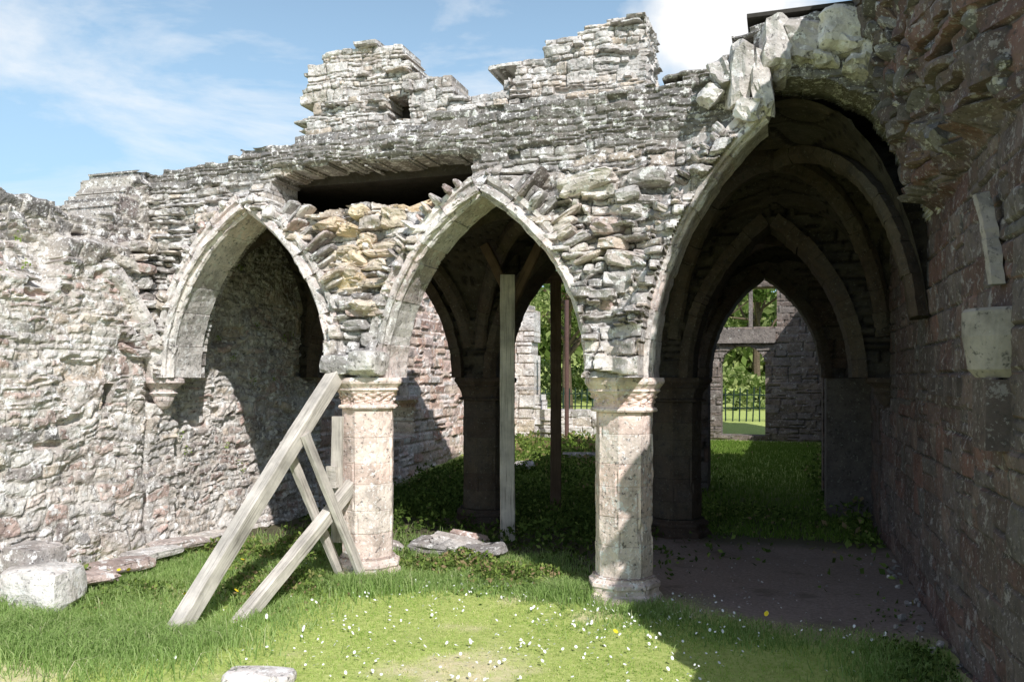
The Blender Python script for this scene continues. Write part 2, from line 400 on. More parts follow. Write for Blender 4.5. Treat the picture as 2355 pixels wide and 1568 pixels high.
for k in range(26):
    z=rng.uniform(1.95,3.3);w=.08+.26*(z-1.9)/1.4
    x=-1.2+rng.uniform(-w,w);q=rng.uniform(.8,1.6)
    rk.add((x,6.45+rng.normal(0,.03),z),(rng.uniform(.14,.3)*q,rng.uniform(.2,.34),rng.uniform(.05,.13)*q),rot=(rng.normal(0,.08),rng.normal(0,.1),rng.normal(0,.15)),rough=.14)
for k in range(8):
    z=rng.uniform(1.9,2.5);w=.06+.2*(z-1.9)
    rk.add((-3.48+rng.uniform(-w,w),6.44,z),(rng.uniform(.1,.25),rng.uniform(.2,.3),rng.uniform(.07,.14)),rot=(0,rng.normal(0,.1),rng.normal(0,.15)))
rk.add((-3.60,6.32,1.86),(.30,.3,.17),rot=(0,.05,.1),rough=.08,rnd=.1)
rk.add((-3.33,6.30,1.87),(.27,.3,.22),rot=(0,0,-.1),rough=.06,rnd=.28)
rk.add((-1.22,6.34,1.88),(.2,.26,.22),rot=(0,.1,.1),rough=.08,rnd=.5)
for (x,z,sx,sy,sz,ry) in((-.30,3.98,.16,.30,.50,.08),(-.14,3.90,.15,.34,.5,-.1),(-.05,4.18,.22,.3,.4,.1),(-.21,3.72,.20,.3,.18,.1),(-.42,4.02,.16,.25,.22,-.5),(.14,4.2,.3,.26,.3,.2),(.42,4.22,.34,.26,.3,.1),(.72,4.1,.3,.26,.3,.5),(-.52,3.88,.16,.25,.14,-.8),(.0,4.02,.12,.3,.2,.3),(.28,4.06,.2,.34,.14,.1),(.52,3.96,.2,.34,.14,.4),(.76,3.72,.2,.3,.16,.7)):
    rk.add((x,6.46+rng.normal(0,.03),z),(sx,sy,sz),rot=(rng.normal(0,.1),ry,rng.normal(0,.15)),rough=.18,rnd=rng.choice([.28,.0,.55,1.]))
rk.done('broken_voussoirs',m_rub,AR)
ry=Rocks()
for k in range(24):
    z=rng.uniform(2.3,3.2);w=.08+.28*max(0,(z-2.2))
    ry.add((-3.47+rng.uniform(-w,w),6.52+rng.normal(0,.03)+.1*(z-2.3),z),(rng.uniform(.14,.36),.34,rng.uniform(.08,.17)),rot=(rng.normal(0,.08),rng.normal(0,.12),rng.normal(0,.15)),rough=.15)
for k in range(10):
    ry.add((rng.uniform(-3.9,-2.95),6.75+rng.normal(0,.06),3.17+rng.normal(0,.03)),(.35,.4,.14),rot=(rng.normal(0,.1),rng.normal(0,.12),rng.normal(0,.3)),rough=.15)
ry.done('spandrel_core_rubble',m_yel,AR)

# rear arcades
B1=(-4.62,.90,1.5);B2=(-2.32,.84,1.5);B3=(-.12,.80,1.6);C3=(-.24,.75,1.42)
def bmask(u,v,cu,cv,r1):
    return (adist(u,v,*B1)>.0)&(adist(u,v,*B2)>.0)&(adist(u,v,*B3)>.0)
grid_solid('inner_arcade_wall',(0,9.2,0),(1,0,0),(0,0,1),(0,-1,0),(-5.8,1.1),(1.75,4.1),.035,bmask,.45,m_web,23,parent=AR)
def cmask(u,v,cu,cv,r1):
    inside=(np.abs(u-C3[0])<C3[1])&(v<ZS)
    return ~inside&((v<=ZS)|(adist(u,v,*C3)>0))
m_dash=stone_mat('shaded_red_ashlar',[(.15,.10,.088),(.16,.135,.125),(.12,.085,.075),(.18,.12,.10)],(.07,.06,.055),.62,.5,warm=.0,lc=(.32,.30,.27))  # dark ashlar palette with the passage shade put into the colour
m_gab=stone_mat('gable_stone',[(.20,.16,.14),(.22,.19,.17),(.17,.13,.11),(.25,.2,.17)],(.1,.09,.08),.6,.4,warm=.0,lc=(.42,.40,.37))
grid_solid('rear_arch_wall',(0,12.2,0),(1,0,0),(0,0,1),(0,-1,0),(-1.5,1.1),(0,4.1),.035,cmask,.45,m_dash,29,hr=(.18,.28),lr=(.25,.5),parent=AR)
PRB=[(.14,-.12),(.05,-.12),(0,-.07),(0,.5),(.05,.55),(.14,.55)]
for A,yy in((B1,9.2),(B2,9.2),(B3,9.2),(C3,12.2)):
    for sd in(-1,1):
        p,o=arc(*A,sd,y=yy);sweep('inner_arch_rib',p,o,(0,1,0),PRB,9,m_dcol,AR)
def vault(name,x0,x1,y0,y1,h0,h1,hg):
    cx=(x0+x1)/2;cy=(y0+y1)/2;a=(x1-x0)/2;b=(y1-y0)/2
    def H(x,y):
        s=(y-y0)/(y1-y0)
        return ZS+np.maximum(ah(x-cx,a,1.)*(h0+(h1-h0)*s),ah((y-cy)*a/b,a,1.)*hg)
    xs=np.linspace(x0,x1,int((x1-x0)/.03));ys=np.linspace(y0,y1,int((y1-y0)/.03))
    x,y=np.meshgrid(xs,ys,indexing='ij');z=H(x,y)
    r1,r2,e,lu,lv,cu,cv=masonry(y+0*x,z*1.0+.25*np.abs(x-cx),90,(.06,.10),(.2,.5),.03)
    z=z+.02*sst(.012,0,e)-.02*r2
    i=np.arange(x.size).reshape(x.shape)
    F=np.stack([i[:-1,:-1],i[1:,:-1],i[1:,1:],i[:-1,1:]],-1).reshape(-1,4)
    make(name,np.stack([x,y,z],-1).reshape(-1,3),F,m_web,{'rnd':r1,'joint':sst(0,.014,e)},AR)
    D=[(-.02,-.08),(-.09,-.08),(-.13,-.05),(-.16,-.02),(-.16,.02),(-.13,.05),(-.09,.08),(-.02,.08)]
    for sx in(0,1):
        for sy in(0,1):
            s=np.linspace(.02,1,30);px=(x1 if sx else x0)*(1-s)+cx*s;py=(y1 if sy else y0)*(1-s)+cy*s
            pz=H(px,py)+.01;P=np.stack([px,py,pz],1);Tn=np.gradient(P,axis=0);Tn/=np.linalg.norm(Tn,axis=1)[:,None]
            hz=np.array([px[-1]-px[0],py[-1]-py[0],0]);hz/=np.linalg.norm(hz)
            S=np.array([-hz[1],hz[0],0]);O=np.cross(S,Tn);O*=np.sign(O[:,2:3]+1e-9)
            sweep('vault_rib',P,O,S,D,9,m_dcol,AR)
vault('vault_web',-5.75,-3.45,6.85,9.3,1.62,1.62,1.72)
vault('vault_web',-3.45,-1.19,6.85,9.3,1.62,1.62,1.72)
vault('vault_web',-1.19,1.05,6.75,9.3,2.15,1.75,2.05)
vault('vault_web',-1.19,1.05,9.6,12.3,1.75,1.6,1.8)
def box(name,x0,x1,y0,y1,z0,z1,mat,parent):
    V=np.array([(x,y,z) for x in(x0,x1) for y in(y0,y1) for z in(z0,z1)])
    Fq=[(0,1,3,2),(4,6,7,5),(0,4,5,1),(2,3,7,6),(0,2,6,4),(1,5,7,3)]
    return make(name,V,np.array(Fq),mat,{'rnd':np.full(8,.3),'joint':np.ones(8)},parent)
box('vault_fill',-5.85,-1.25,6.9,9.3,3.56,3.72,m_web,AR)
box('vault_fill',-1.25,1.2,6.9,12.6,3.94,4.06,m_web,AR)
box('roof_felt',-.25,1.3,6.47,8.9,4.445,4.475,m_felt,AR)
box('roof_core',-.24,1.3,6.85,8.8,4.05,4.43,m_web,AR)

# ------------------------------------------------------------ upper ruin
ux=[-5.62,-5.58,-5.44,-5.20,-4.75,-4.30,-4.11,-3.56,-3.5,-3.29,-3.03,-2.99,-2.72,-2.47,-1.93,-1.78,-1.37]
uz=[5.2,5.45,5.58,5.72,5.74,5.66,5.42,5.19,5.05,5.02,5.07,5.28,5.36,5.52,5.56,5.70,5.66]
def umask(u,v,cu,cv,r1):
    lft=-5.60+.16*(vn(cv*3.3,cv*0,8)-.4)+.06*r1
    m=(cv+.03<np.interp(cu,ux,uz)+(r1-.5)*.10)&(cu>lft)&(u<-1.38+.02*r1)
    return m&~((np.abs(u+4.20+.02*v)<.13+.03*(r1-.5))&(np.abs(v-4.93)<.13+.03*(r1-.5)))
grid_solid('upper_wall_ruin',(0,8.9,0),(1,0,0),(0,0,1),(0,-1,0),(-5.85,-1.3),(3.5,5.9),.015,umask,.55,m_up,41,
   hr=(.03,.08),lr=(.06,.34),dv=.03,d0=.01,tilt=.02,parent=AR,mix=.3,pit=.06,rough=.03,warp=.04,extra=lambda u,v,r1,r2,cu,cv,J:.14*(fbm(u*2,v*2.5,60)-.5)+.05*J*(r2>.9))
grid_solid('upper_wall_flank',(-1.40,0,0),(0,1,0),(0,0,1),(1,0,0),(8.9,9.9),(3.8,5.68),.02,
   lambda u,v,cu,cv,r1:(cv<5.66+(r1-.5)*.05)&(cu<9.8),.3,m_up,43,hr=(.04,.09),lr=(.1,.3),parent=AR)
box('upper_opening_core',-4.5,-3.9,9.30,9.44,4.7,5.15,m_web,AR)

# ------------------------------------------------------------ left wall
LW=empty('rubble_side_wall')
def lmask(u,v,cu,cv,r1):
    top=np.interp(cu,[3.8,5.55,5.9,6.3,6.32,9.4,9.6,18],[3.28,3.20,3.25,3.5,3.70,3.75,3.3,3.1])
    m=cv+.03<top+(r1-.5)*.07
    m&=~((u>11.5)&(u<12.6)&(v>.8)&(v<1.35))
    m&=~((np.abs(u-5.83)<.06)&(np.abs(v-1.60)<.09))
    return m
def lextra(u,v,r1,r2,cu,cv,J):
    lt=2.5+.38*sst(5.25,5.45,u)+.1*(r1-.5)-1.4*sst(6.1,6.5,u)
    e=.17*sst(.06,-.02,v-lt)*sst(6.5,6.2,u)
    e+=.07*(fbm(u*2,v*2,17)-.5)
    pil=(np.abs(u-6.55)<.19)&(v<1.5)
    e=np.where(pil,.13+.01*r1,e)
    return e
grid_solid('side_wall_masonry',(-5.80,0,0),(0,1,0),(0,0,1),(1,0,0),(3.8,9.6),(-.1,3.95),.0155,lmask,.6,m_left,51,
   hr=(.045,.11),lr=(.05,.32),dv=.022,d0=.007,tilt=.02,extra=lextra,parent=LW,warp=.085,jw=.026,mix=.5,pit=.07,rough=.036)
grid_solid('side_wall_far',(-5.82,0,0),(0,1,0),(0,0,1),(1,0,0),(9.6,18.9),(-.1,3.6),.04,lmask,.6,stone_mat('far_red_rubble',[RED,TAN,PINK,PALE,RED],(.4,.32,.26),.58,.3),53,
   hr=(.1,.2),lr=(.15,.45),parent=LW)

def lathe(name,cx,cy,rings,mat,parent=None,oct=True,carve=None,seg=96,amp=.003,rot=0.):
    th=np.linspace(0,2*math.pi,seg,endpoint=False)
    V=[];R=[];J=[]
    for (r,z,rd,j) in rings:
        f=1/np.cos((th+math.pi/8+rot)%(math.pi/4)-math.pi/8) if oct else np.ones(seg)
        rr=r*f
        rr=rr+amp*2.4*(vn(th*5,th*0+z*14,3)-.5)+amp*1.4*(vn(th*16,th*0+z*45,5)-.5)
        ch=vn(th*8,th*0+z*9,21);rr=rr-np.where((f>1.05)&(ch>.6),(ch-.6)*.05,0)*(amp>0)
        if carve and carve[0]<z<carve[1]:
            w=math.sin(math.pi*(z-carve[0])/(carve[1]-carve[0]))
            rr=rr+w*carve[2]*(np.sin(th*14+9*math.sin(z*60))*.5+1.4*(vn(th*9,th*0+z*50,9)-.5))
        V.append(np.stack([cx+rr*np.cos(th),cy+rr*np.sin(th),np.full(seg,z)],1));R+=[rd]*seg;J+=[j]*seg
    n=len(rings);i=np.arange(n*seg).reshape(n,seg);k=np.roll(i,-1,1)
    F=np.stack([i[:-1],k[:-1],k[1:],i[1:]],-1).reshape(-1,4)
    V=np.concatenate(V);c0=len(V);V=np.concatenate([V,[[cx,cy,rings[0][1]],[cx,cy,rings[-1][1]]]])
    tri=np.concatenate([np.stack([np.full(seg,c0),k[0],i[0]],1),np.stack([np.full(seg,c0+1),i[-1],k[-1]],1)])
    R+=[.5,.5];J+=[1,1]
    return make(name,V,[F,tri],mat,{'rnd':R,'joint':J},parent)
def column(cx,cy,R,z0,zt,mat,s=1.,carved=True):
    r=np.random.default_rng(int(abs(cx*100)))
    rings=[]
    def q(a,z,j=1,rd=.5):rings.append((a*s,z,rd,j))
    b=z0
    q(.285,b-.1);q(.285,b+.05);q(.28,b+.07);q(.262,b+.085);q(.262,b+.12);q(.272,b+.135);q(.268,b+.16);q(.245,b+.175);q(.235,b+.19);q(.235,b+.20,.1)
    z=b+.205;tz=zt-.27
    n=6;hs=r.uniform(.8,1.2,n);hs=hs/hs.sum()*(tz-z)
    for h in hs:
        rd=r.random();o=r.normal(0,.0015)
        q(R/s+o-.003,z,.3,rd);q(R/s+o,z+.005,1,rd)
        for f in np.linspace(.1,.9,9):q(R/s+o,z+h*f,1,rd)
        q(R/s+o,z+h-.005,1,rd);q(R/s+o-.003,z+h,.3,rd);z+=h
    q(.245,tz+.005);q(.252,tz+.018);q(.245,tz+.032);q(.222,tz+.04)
    for k in range(1,9):q(.222+.028*(k/9)**2,tz+.04+.105*k/9,1,.3)
    q(.252,tz+.15);q(.268,tz+.165);q(.262,tz+.18);q(.275,tz+.2);q(.292,tz+.22);q(.297,tz+.24);q(.29,tz+.268);q(.28,tz+.27)
    return lathe('stone_column',cx,cy,rings,mat,None,True,(tz+.042,tz+.15,.02) if carved else None,rot=math.pi/8)
column(-1.19,6.53,.212,0,1.75,m_col)
column(-3.45,6.53,.215,.0,1.75,m_col)
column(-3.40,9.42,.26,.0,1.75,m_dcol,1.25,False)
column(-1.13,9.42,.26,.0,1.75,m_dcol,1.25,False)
def corbel(cx,cy,mat,sc_=1.,name='stone_corbel',zt=1.75):
    R=[(.02,zt-.3),(.06,zt-.27),(.09,zt-.22),(.10,zt-.18),(.13,zt-.15),(.115,zt-.135),(.12,zt-.11),(.16,zt-.07),(.19,zt-.05),(.19,zt-.015),(.18,zt)]
    lathe(name,cx,cy,[(a*sc_,z,.4,1) for a,z in R],mat,AR,False)
corbel(-5.62,6.52,m_rib)
corbel(1.02,9.15,m_dcol,1.1)
box('wall_pier',.52,1.06,10.9,11.4,0,1.74,m_dash,AR)
def stub(pts,S,D,n,mat,nm,par):
    P=np.array(pts,float);s=np.linspace(0,len(P)-1,20);P=np.stack([np.interp(s,range(len(P)),P[:,i]) for i in range(3)],1)
    Tn=np.gradient(P,axis=0);Tn/=np.linalg.norm(Tn,axis=1)[:,None];O=np.cross(np.array(S,float),Tn)
    sweep(nm,P,O,S,D,n,mat,par)
D2=[(-.07,-.1),(-.09,.0),(-.07,.07),(-.03,.11),(.03,.11),(.07,.07),(.09,.0),(.07,-.1)]
D3=[(a*.42,b*.42) for a,b in D2]
stub([(-5.60,6.42,1.75),(-5.60,6.36,2.0),(-5.62,6.24,2.25),(-5.64,6.08,2.48),(-5.66,5.90,2.68)],(1,0,0),D2,4,m_rib,'rib_stub',AR)
rw=Rocks()
for k in range(26):
    t_=rng.random();rw.add((-5.68+rng.normal(0,.02),6.15-.1*t_+rng.uniform(-.1,.3),1.9+t_*1.1),(.25,rng.uniform(.1,.3),rng.uniform(.06,.13)),rot=(rng.normal(0,.2),0,rng.normal(0,.1)))
rw.done('springer_rubble',m_rub,LW)

# ------------------------------------------------------------ right wall
RW=empty('ashlar_side_wall')
def rmask(u,v,cu,cv,r1):
    top=np.interp(cu,[2.0,2.5,3.15,3.68,3.76,3.95,4.3,6.5,7,12.6,12.8,17,17.3,20],[.7,1.0,2.0,2.9,3.3,4.4,4.95,4.9,4.46,4.3,2.6,2.6,4.1,3.9])  # far stretch of the wall head lowered so sun reaches the grass
    return cv<top+(r1-.5)*.06
def rextra(u,v,r1,r2,cu,cv,J):
    am=np.interp(u,[4.0,4.3,4.8,5.4,6.3,6.6],[.0,.04,.18,.26,.38,.38])*sst(6.62,6.55,u)
    z0=np.interp(u,[4,4.9,5.5,6.5],[2.9,3.0,3.05,2.9])
    n=fbm(u*4,v*4,5)-.5
    s=np.clip((v+.3*n-z0)/1.3,0,1.1)
    e=am*s**.7*(.85+.5*(fbm(u*3,v*3,77)-.5))
    hi=sst(0,.15,v-z0+.3*n)*(u<6.6)*sst(4.1,4.5,u)
    e+=hi*(.06+.10*J*r2+.16*(fbm(u*4,v*5,33)-.4))
    return e
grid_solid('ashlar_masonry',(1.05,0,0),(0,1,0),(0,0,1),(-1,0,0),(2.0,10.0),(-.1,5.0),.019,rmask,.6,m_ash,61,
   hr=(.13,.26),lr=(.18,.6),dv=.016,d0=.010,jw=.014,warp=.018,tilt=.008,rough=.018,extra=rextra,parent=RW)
grid_solid('ashlar_masonry_far',(1.05,0,0),(0,1,0),(0,0,1),(-1,0,0),(10.0,19.2),(-.1,4.3),.04,rmask,.6,m_dash,62,
   hr=(.17,.27),lr=(.22,.55),dv=.014,parent=RW)
rr_=Rocks()
for k in range(75):
    y=rng.uniform(4.35,6.5);am=np.interp(y,[4.2,4.6,5.4,6.3],[.04,.14,.28,.42]);z=rng.uniform(3.15,4.8)
    s=min(1,max(0,(z-3.0)/1.3));x=1.0-am*s**.7
    q=rng.uniform(.08,.2)
    rr_.add((x,y,z),(rng.uniform(.12,.24),q*1.5,q*.6),rot=(rng.normal(0,.5),rng.normal(.3,.3),rng.normal(0,.4)),rough=.16)
rr_.done('vault_springer_rubble',stone_mat('shaded_rubble',[(.14,.13,.125),(.19,.18,.175),(.18,.12,.10),(.11,.10,.095),(.27,.25,.24)],(.09,.08,.07),.57,.4,warm=.0,lc=(.5,.48,.47)),RW)  # dark copy of the rubble stone, its shade painted in
lathe('repair_corbel',1.03,4.60,[(.12,1.75,.5,1),(.155,1.79,.5,1),(.165,1.86,.5,1),(.175,1.92,.5,1),(.18,1.95,.5,1),(.18,2.07,.5,1),(.17,2.085,.5,1)],m_smooth,RW,False,amp=.0015)
box('repair_block',.925,1.1,4.47,4.76,1.40,1.74,m_ash,RW)
stub([(.99,4.56,2.20),(.985,4.60,2.35),(.975,4.66,2.5),(.955,4.74,2.68)],(0,1,0),D3,2,m_smooth,'rib_stub',RW)
for yy in(5.55,5.85,6.15,6.45):
    box('corbel_course_block',.995,1.1,yy,yy+.14,1.63,1.75,m_ash,RW)

# ------------------------------------------------------------ far gable with door and window
FG=empty('gable_wall_with_doorway')
def gmask(u,v,cu,cv,r1):
    door=(np.abs(u+.81)<.45)&(v>.5)&((v<1.98)|((np.abs(u+.81)**2+(v-1.98)**2)<.45**2))
    win=(u>-1.22)&(u<-.13)&(v>2.86)&(v<3.72)
    return ~door&~win&(cv<4.1+(r1-.5)*.1-.6*sst(-1.7,-2.3,cu))
grid_solid('gable_masonry',(0,18.9,0),(1,0,0),(0,0,1),(0,-1,0),(-2.3,1.1),(0,4.3),.03,gmask,.5,m_gab,71,hr=(.12,.22),lr=(.2,.5),dv=.02,parent=FG)
box('window_mullion',-.69,-.61,18.92,19.1,2.86,3.73,m_gab,FG)
box('lintel',-1.45,-.13,18.76,18.87,2.50,2.80,m_gab,FG)

lw=empty('low_ruined_wall')
grid_solid('low_wall_masonry',(0,18.2,0),(1,0,0),(0,0,1),(0,-1,0),(-5.9,-2.3),(0,1.6),.03,
  lambda u,v,cu,cv,r1:cv<np.interp(cu,[-6,-5.4,-5.39,-4.9,-4.4,-2.3],[1.5,1.45,1.15,.95,1.05,1.0])+(r1-.5)*.08,.5,m_up,81,hr=(.14,.24),lr=(.2,.5),parent=lw)
grid_solid('pier_masonry',(0,18.1,0),(1,0,0),(0,0,1),(0,-1,0),(-5.95,-5.35),(0,3.4),.03,
  lambda u,v,cu,cv,r1:cu<-5.42+.15*(r1>.5)*(v<2),.5,m_up,82,hr=(.2,.3),lr=(.3,.5),parent=lw)

# ------------------------------------------------------------ timbers
def beam(name,p0,p1,w,th,mat,parent=None,up=(0,0,1)):
    p0=np.array(p0,float);p1=np.array(p1,float);L=np.linalg.norm(p1-p0);D=(p1-p0)/L
    S=np.cross(D,np.array(up,float));S/=np.linalg.norm(S);Uu=np.cross(S,D);b=.007
    pr=[(-w/2+b,-th/2),(w/2-b,-th/2),(w/2,-th/2+b),(w/2,th/2-b),(w/2-b,th/2),(-w/2+b,th/2),(-w/2,th/2-b),(-w/2,-th/2+b)]
    ac=np.cumsum([0]+[math.dist(pr[i],pr[(i+1)%8]) for i in range(7)])
    n=18;V=[];A=[];C=[];k=rng.random()*20
    for i in range(n):
        t_=i/(n-1);wob=np.array([.005*math.sin(3*t_+k),.005*math.cos(4*t_+k)])
        for (a,c),s_ in zip(pr,ac):
            V.append(p0+D*L*t_+S*(a+wob[0]+rng.normal(0,.0012))+Uu*(c+wob[1]+rng.normal(0,.0012)));A.append(t_*L+k);C.append(s_+k)
    F=[[i*8+c,i*8+(c+1)%8,(i+1)*8+(c+1)%8,(i+1)*8+c] for i in range(n-1) for c in range(8)]
    o=[tuple(range(7,-1,-1)),tuple((n-1)*8+c for c in range(8))]
    return make(name,V,[np.array(F),np.array(o)],mat,{'along':A,'across':C},parent)
SH=empty('timber_raking_shore')
beam('raker',(-3.90,4.55,-.05),(-3.60,6.32,1.84),.12,.12,m_wood,SH)
beam('lower_raker',(-3.72,5.02,-.05),(-3.50,6.40,.86),.10,.10,m_wood,SH)
beam('cross_brace',(-3.62,5.80,1.30),(-3.36,6.24,.10),.045,.10,m_wood,SH,up=(0,1,0))
beam('cross_brace',(-3.80,5.78,1.25),(-3.58,6.28,.08),.045,.10,m_wood,SH,up=(0,1,0))
beam('wall_plate',(-3.60,6.27,.35),(-3.60,6.27,1.42),.10,.045,m_wood,SH,up=(0,1,0))
beam('cleat',(-3.62,6.22,.82),(-3.62,6.22,1.0),.09,.05,m_wood,SH,up=(0,1,0))
P1=empty('timber_prop')
beam('post',(-2.81,8.50,0),(-2.81,8.50,2.85),.16,.14,m_wood,P1,up=(.31,-.95,0))
beam('strut',(-2.80,8.56,2.5),(-2.45,8.56,3.2),.10,.08,m_wood2,P1,up=(0,1,0))
beam('strut',(-2.84,8.56,2.7),(-3.1,8.56,3.2),.10,.08,m_wood2,P1,up=(0,1,0))
P2=empty('timber_prop')
beam('post',(-2.68,10.0,0),(-2.68,10.0,2.95),.13,.13,m_wood2,P2,up=(.31,-.95,0))
beam('head',(-3.1,10.0,3.0),(-2.3,10.0,3.0),.14,.12,m_wood2,P2,up=(0,1,0))

# ------------------------------------------------------------ loose stones & ledge
lg=Rocks()
for (x,y) in [(-5.10,5.05),(-5.18,5.55),(-5.28,6.0),(-5.36,6.45)]:
    lg.add((x-.02,y,.20),(.27,.56,.08),rot=(rng.normal(0,.03),rng.normal(0,.04),-.15+rng.normal(0,.06)),rough=.07)
lg.add((-5.45,6.95,.17),(.3,.42,.08),rot=(0,.05,.1),rough=.08)
lg.done('stone_ledge',m_rub)
lb=Rocks();lb.add((-5.08,4.66,.20),(.50,.42,.40),rot=(.03,.02,.2),rough=.04,rnd=.28);lb.add((-5.36,4.84,.38),(.36,.36,.24),rot=(0,.05,.1),rough=.08,rnd=0.)
lb.done('fallen_stone_block',m_rub)
fs=Rocks();fs.add((-2.87,4.12,.02),(.42,.18,.08),rot=(.02,.02,.28),rough=.04);fs.done('flat_stone_marker',m_rib)
ft=Rocks()
for (x,y,sx,sy,r) in((-3.0,7.7,.7,.35,.3),(-2.75,7.45,.5,.3,.1),(-3.3,7.6,.45,.3,-.2),(-3.9,7.6,.5,.4,.5),(-3.1,8.1,.4,.3,.2),(-4.2,13.2,.6,.3,.1),(-3.4,14.5,.7,.3,.1)):
    ft.add((x,y,float(gz(np.array(x),np.array(y)))+.10),(sx,sy,.10),rot=(rng.normal(0,.14),rng.normal(0,.14),r),rough=.1)
for k in range(30):
    y=rng.uniform(4.6,9.3);q=rng.uniform(.015,.05);ft.add((1.02-abs(rng.normal(0,.1)),y,.01),(q,q*1.3,q*.7),rot=tuple(rng.random(3)*3),rnd=.15)
for k in range(90):
    x=rng.uniform(-1.1,.9);y=rng.uniform(6.8,9.2);q=rng.uniform(.006,.016);ft.add((x,y,.003),(q,q*1.3,q*.7),rot=tuple(rng.random(3)*3),rnd=.15)
ft.done('fallen_slabs',m_rub)

# ------------------------------------------------------------ grass
GR=empty('grass')
def blades(name,x,y,h,w,mat,lean=.5,rbias=0):
    n=len(x);a=rng.random(n)*2*math.pi;px=np.cos(a);py=np.sin(a);la=rng.random(n)*2*math.pi;ll=h*lean*rng.random(n)
    z=gz(x,y)-.005
    lx=np.cos(la)*ll;ly=np.sin(la)*ll
    def P(dx,dy,dz):return np.stack([x+dx,y+dy,z+dz],1)
    V=np.stack([P(-px*w,-py*w,0),P(px*w,py*w,0),P(px*w*.8+lx*.35,py*w*.8+ly*.35,h*.6),P(-px*w*.8+lx*.35,-py*w*.8+ly*.35,h*.6),P(lx,ly,h*(1-.25*lean))],1).reshape(-1,3)
    b=np.arange(n)*5
    r=np.clip(rng.normal(.45+rbias,.2,n),0,1)
    return make(name,V,[np.stack([b,b+1,b+2,b+3],1),np.stack([b+3,b+2,b+4],1)],mat,{'rnd':np.repeat(r,5)},GR)
n=150000
x=rng.uniform(-5.6,1.0,n);y=3.3+3.9*rng.random(n)
patch=fbm(x*1.1+9,y*1.1+2,77,4);fine=fbm(x*5,y*5,78,3)
dm=dirtf(x,y)
k=(rng.random(n)>dm*1.02)&~((y>6.9)&(rng.random(n)>.5))&(rng.random(n)>sst(.48,.62,patch)*.6)&(rng.random(n)>sst(.6,.35,fine)*.5)
x,y,patch,fine=x[k],y[k],patch[k],fine[k]
h=rng.uniform(.008,.026,len(x))*(.6+.8*fbm(x*3,y*3,5))
blades('lawn',x,y,h,.0026,m_grass,1.1,rbias=(patch-.48)*1.9+.06+(fine-.5)*.5)
def clump(cx,cy,sx,sy,n,h0,h1,nm='rough_grass',b=0.):
    x=cx+rng.normal(0,sx,n);y=cy+rng.normal(0,sy,n);m=(x>-5.5)&(x<1.0)&(rng.random(n)>dirtf(x,y));x=x[m];y=y[m]
    blades(nm,x,y,rng.uniform(h0,h1,len(x))*(.4+1.1*fbm(x*3,y*3,6)),.0028,m_tall,1.1,b)
clump(-3.9,4.55,.3,.18,3500,.08,.2);clump(-4.6,4.2,.5,.22,9000,.08,.22);clump(-4.7,5.0,.35,.5,5500,.05,.14)
clump(-3.4,6.2,.3,.14,4000,.08,.2);clump(-3.6,5.3,.25,.4,3000,.04,.1);clump(-2.9,6.45,.5,.12,3500,.05,.13)
clump(-1.65,6.45,.2,.12,2500,.08,.18);clump(-2.2,6.6,.4,.15,3500,.04,.12);clump(-.95,6.2,.2,.1,1800,.04,.12)
clump(-4.4,6.3,.5,.4,6000,.06,.16);clump(-.3,5.9,.6,.2,4000,.03,.07,b=-.15);clump(.7,5.2,.2,.5,3500,.04,.12,b=-.15)
clump(-5.0,5.6,.12,.6,3000,.06,.14);clump(-4.3,7.4,.5,.5,6000,.06,.18);clump(-2.4,7.3,.5,.3,4000,.05,.14)
n=70000;x=rng.uniform(-5.6,1.0,n);y=9.5+9.0*rng.random(n)
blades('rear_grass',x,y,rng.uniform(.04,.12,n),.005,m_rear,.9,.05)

def leaves(name,P,size,mat,parent=None,r=None):
    n=len(P);a=rng.normal(size=(n,3));a/=np.linalg.norm(a,axis=1)[:,None];b=rng.normal(size=(n,3));b=np.cross(a,b);b/=np.linalg.norm(b,axis=1)[:,None]
    s=(size*rng.uniform(.6,1.4,n))[:,None]
    V=np.stack([P-a*s,P-a*s*.1+b*s*.55,P+a*s,P-a*s*.1-b*s*.55],1).reshape(-1,3)
    r=rng.random(n) if r is None else r
    return make(name,V,np.arange(n*4).reshape(n,4),mat,{'rnd':np.repeat(r,4)},parent)
BR=empty('brambles_and_weeds')
def weeds(cx,cy,sx,sy,hm,n,size=.028,dark=0.):  # dark pulls leaf tone down, painting in the interior shade
    x=cx+rng.normal(0,sx,n);y=cy+rng.normal(0,sy,n)
    nz=fbm(x*2.5+cx,y*2.5,15,4)
    top=hm*np.clip(nz-.3,0,1)*2.6*np.exp(-((x-cx)/(2*sx))**2-((y-cy)/(2*sy))**2)
    z=gz(x,y)+top*rng.random(n)**.5
    m=(x>-5.6)&(x<1.0)&(rng.random(n)<sst(.36,.55,nz)+.1)
    P=np.stack([x,y,z],1)[m];leaves('weed_leaves',P,size,m_leaf,BR,np.clip(rng.normal(.5-dark,.25,len(P)),0,1))
weeds(-4.6,6.8,.45,.5,.3,6500,.022,-.2);weeds(-3.9,5.9,.25,.35,.15,2500,.018,-.2);weeds(-3.0,7.2,.4,.25,.18,3000,.022,-.2)
weeds(-4.0,9.6,.9,.9,.40,8000,.028,.2);weeds(-2.2,9.4,.7,1.0,.3,6500,.028,.2);weeds(-4.3,12,.9,1.2,.35,6500,.032,.15);weeds(-2.6,12.6,.9,1.2,.3,5000,.032,.0)
weeds(-3.8,16,1.2,1.2,.4,6000,.04,-.25);weeds(-.4,10.6,.6,.4,.15,1500,.025);weeds(.8,13.5,.2,2,.4,3000,.04);weeds(-4.8,5.2,.25,.5,.12,1500,.018)
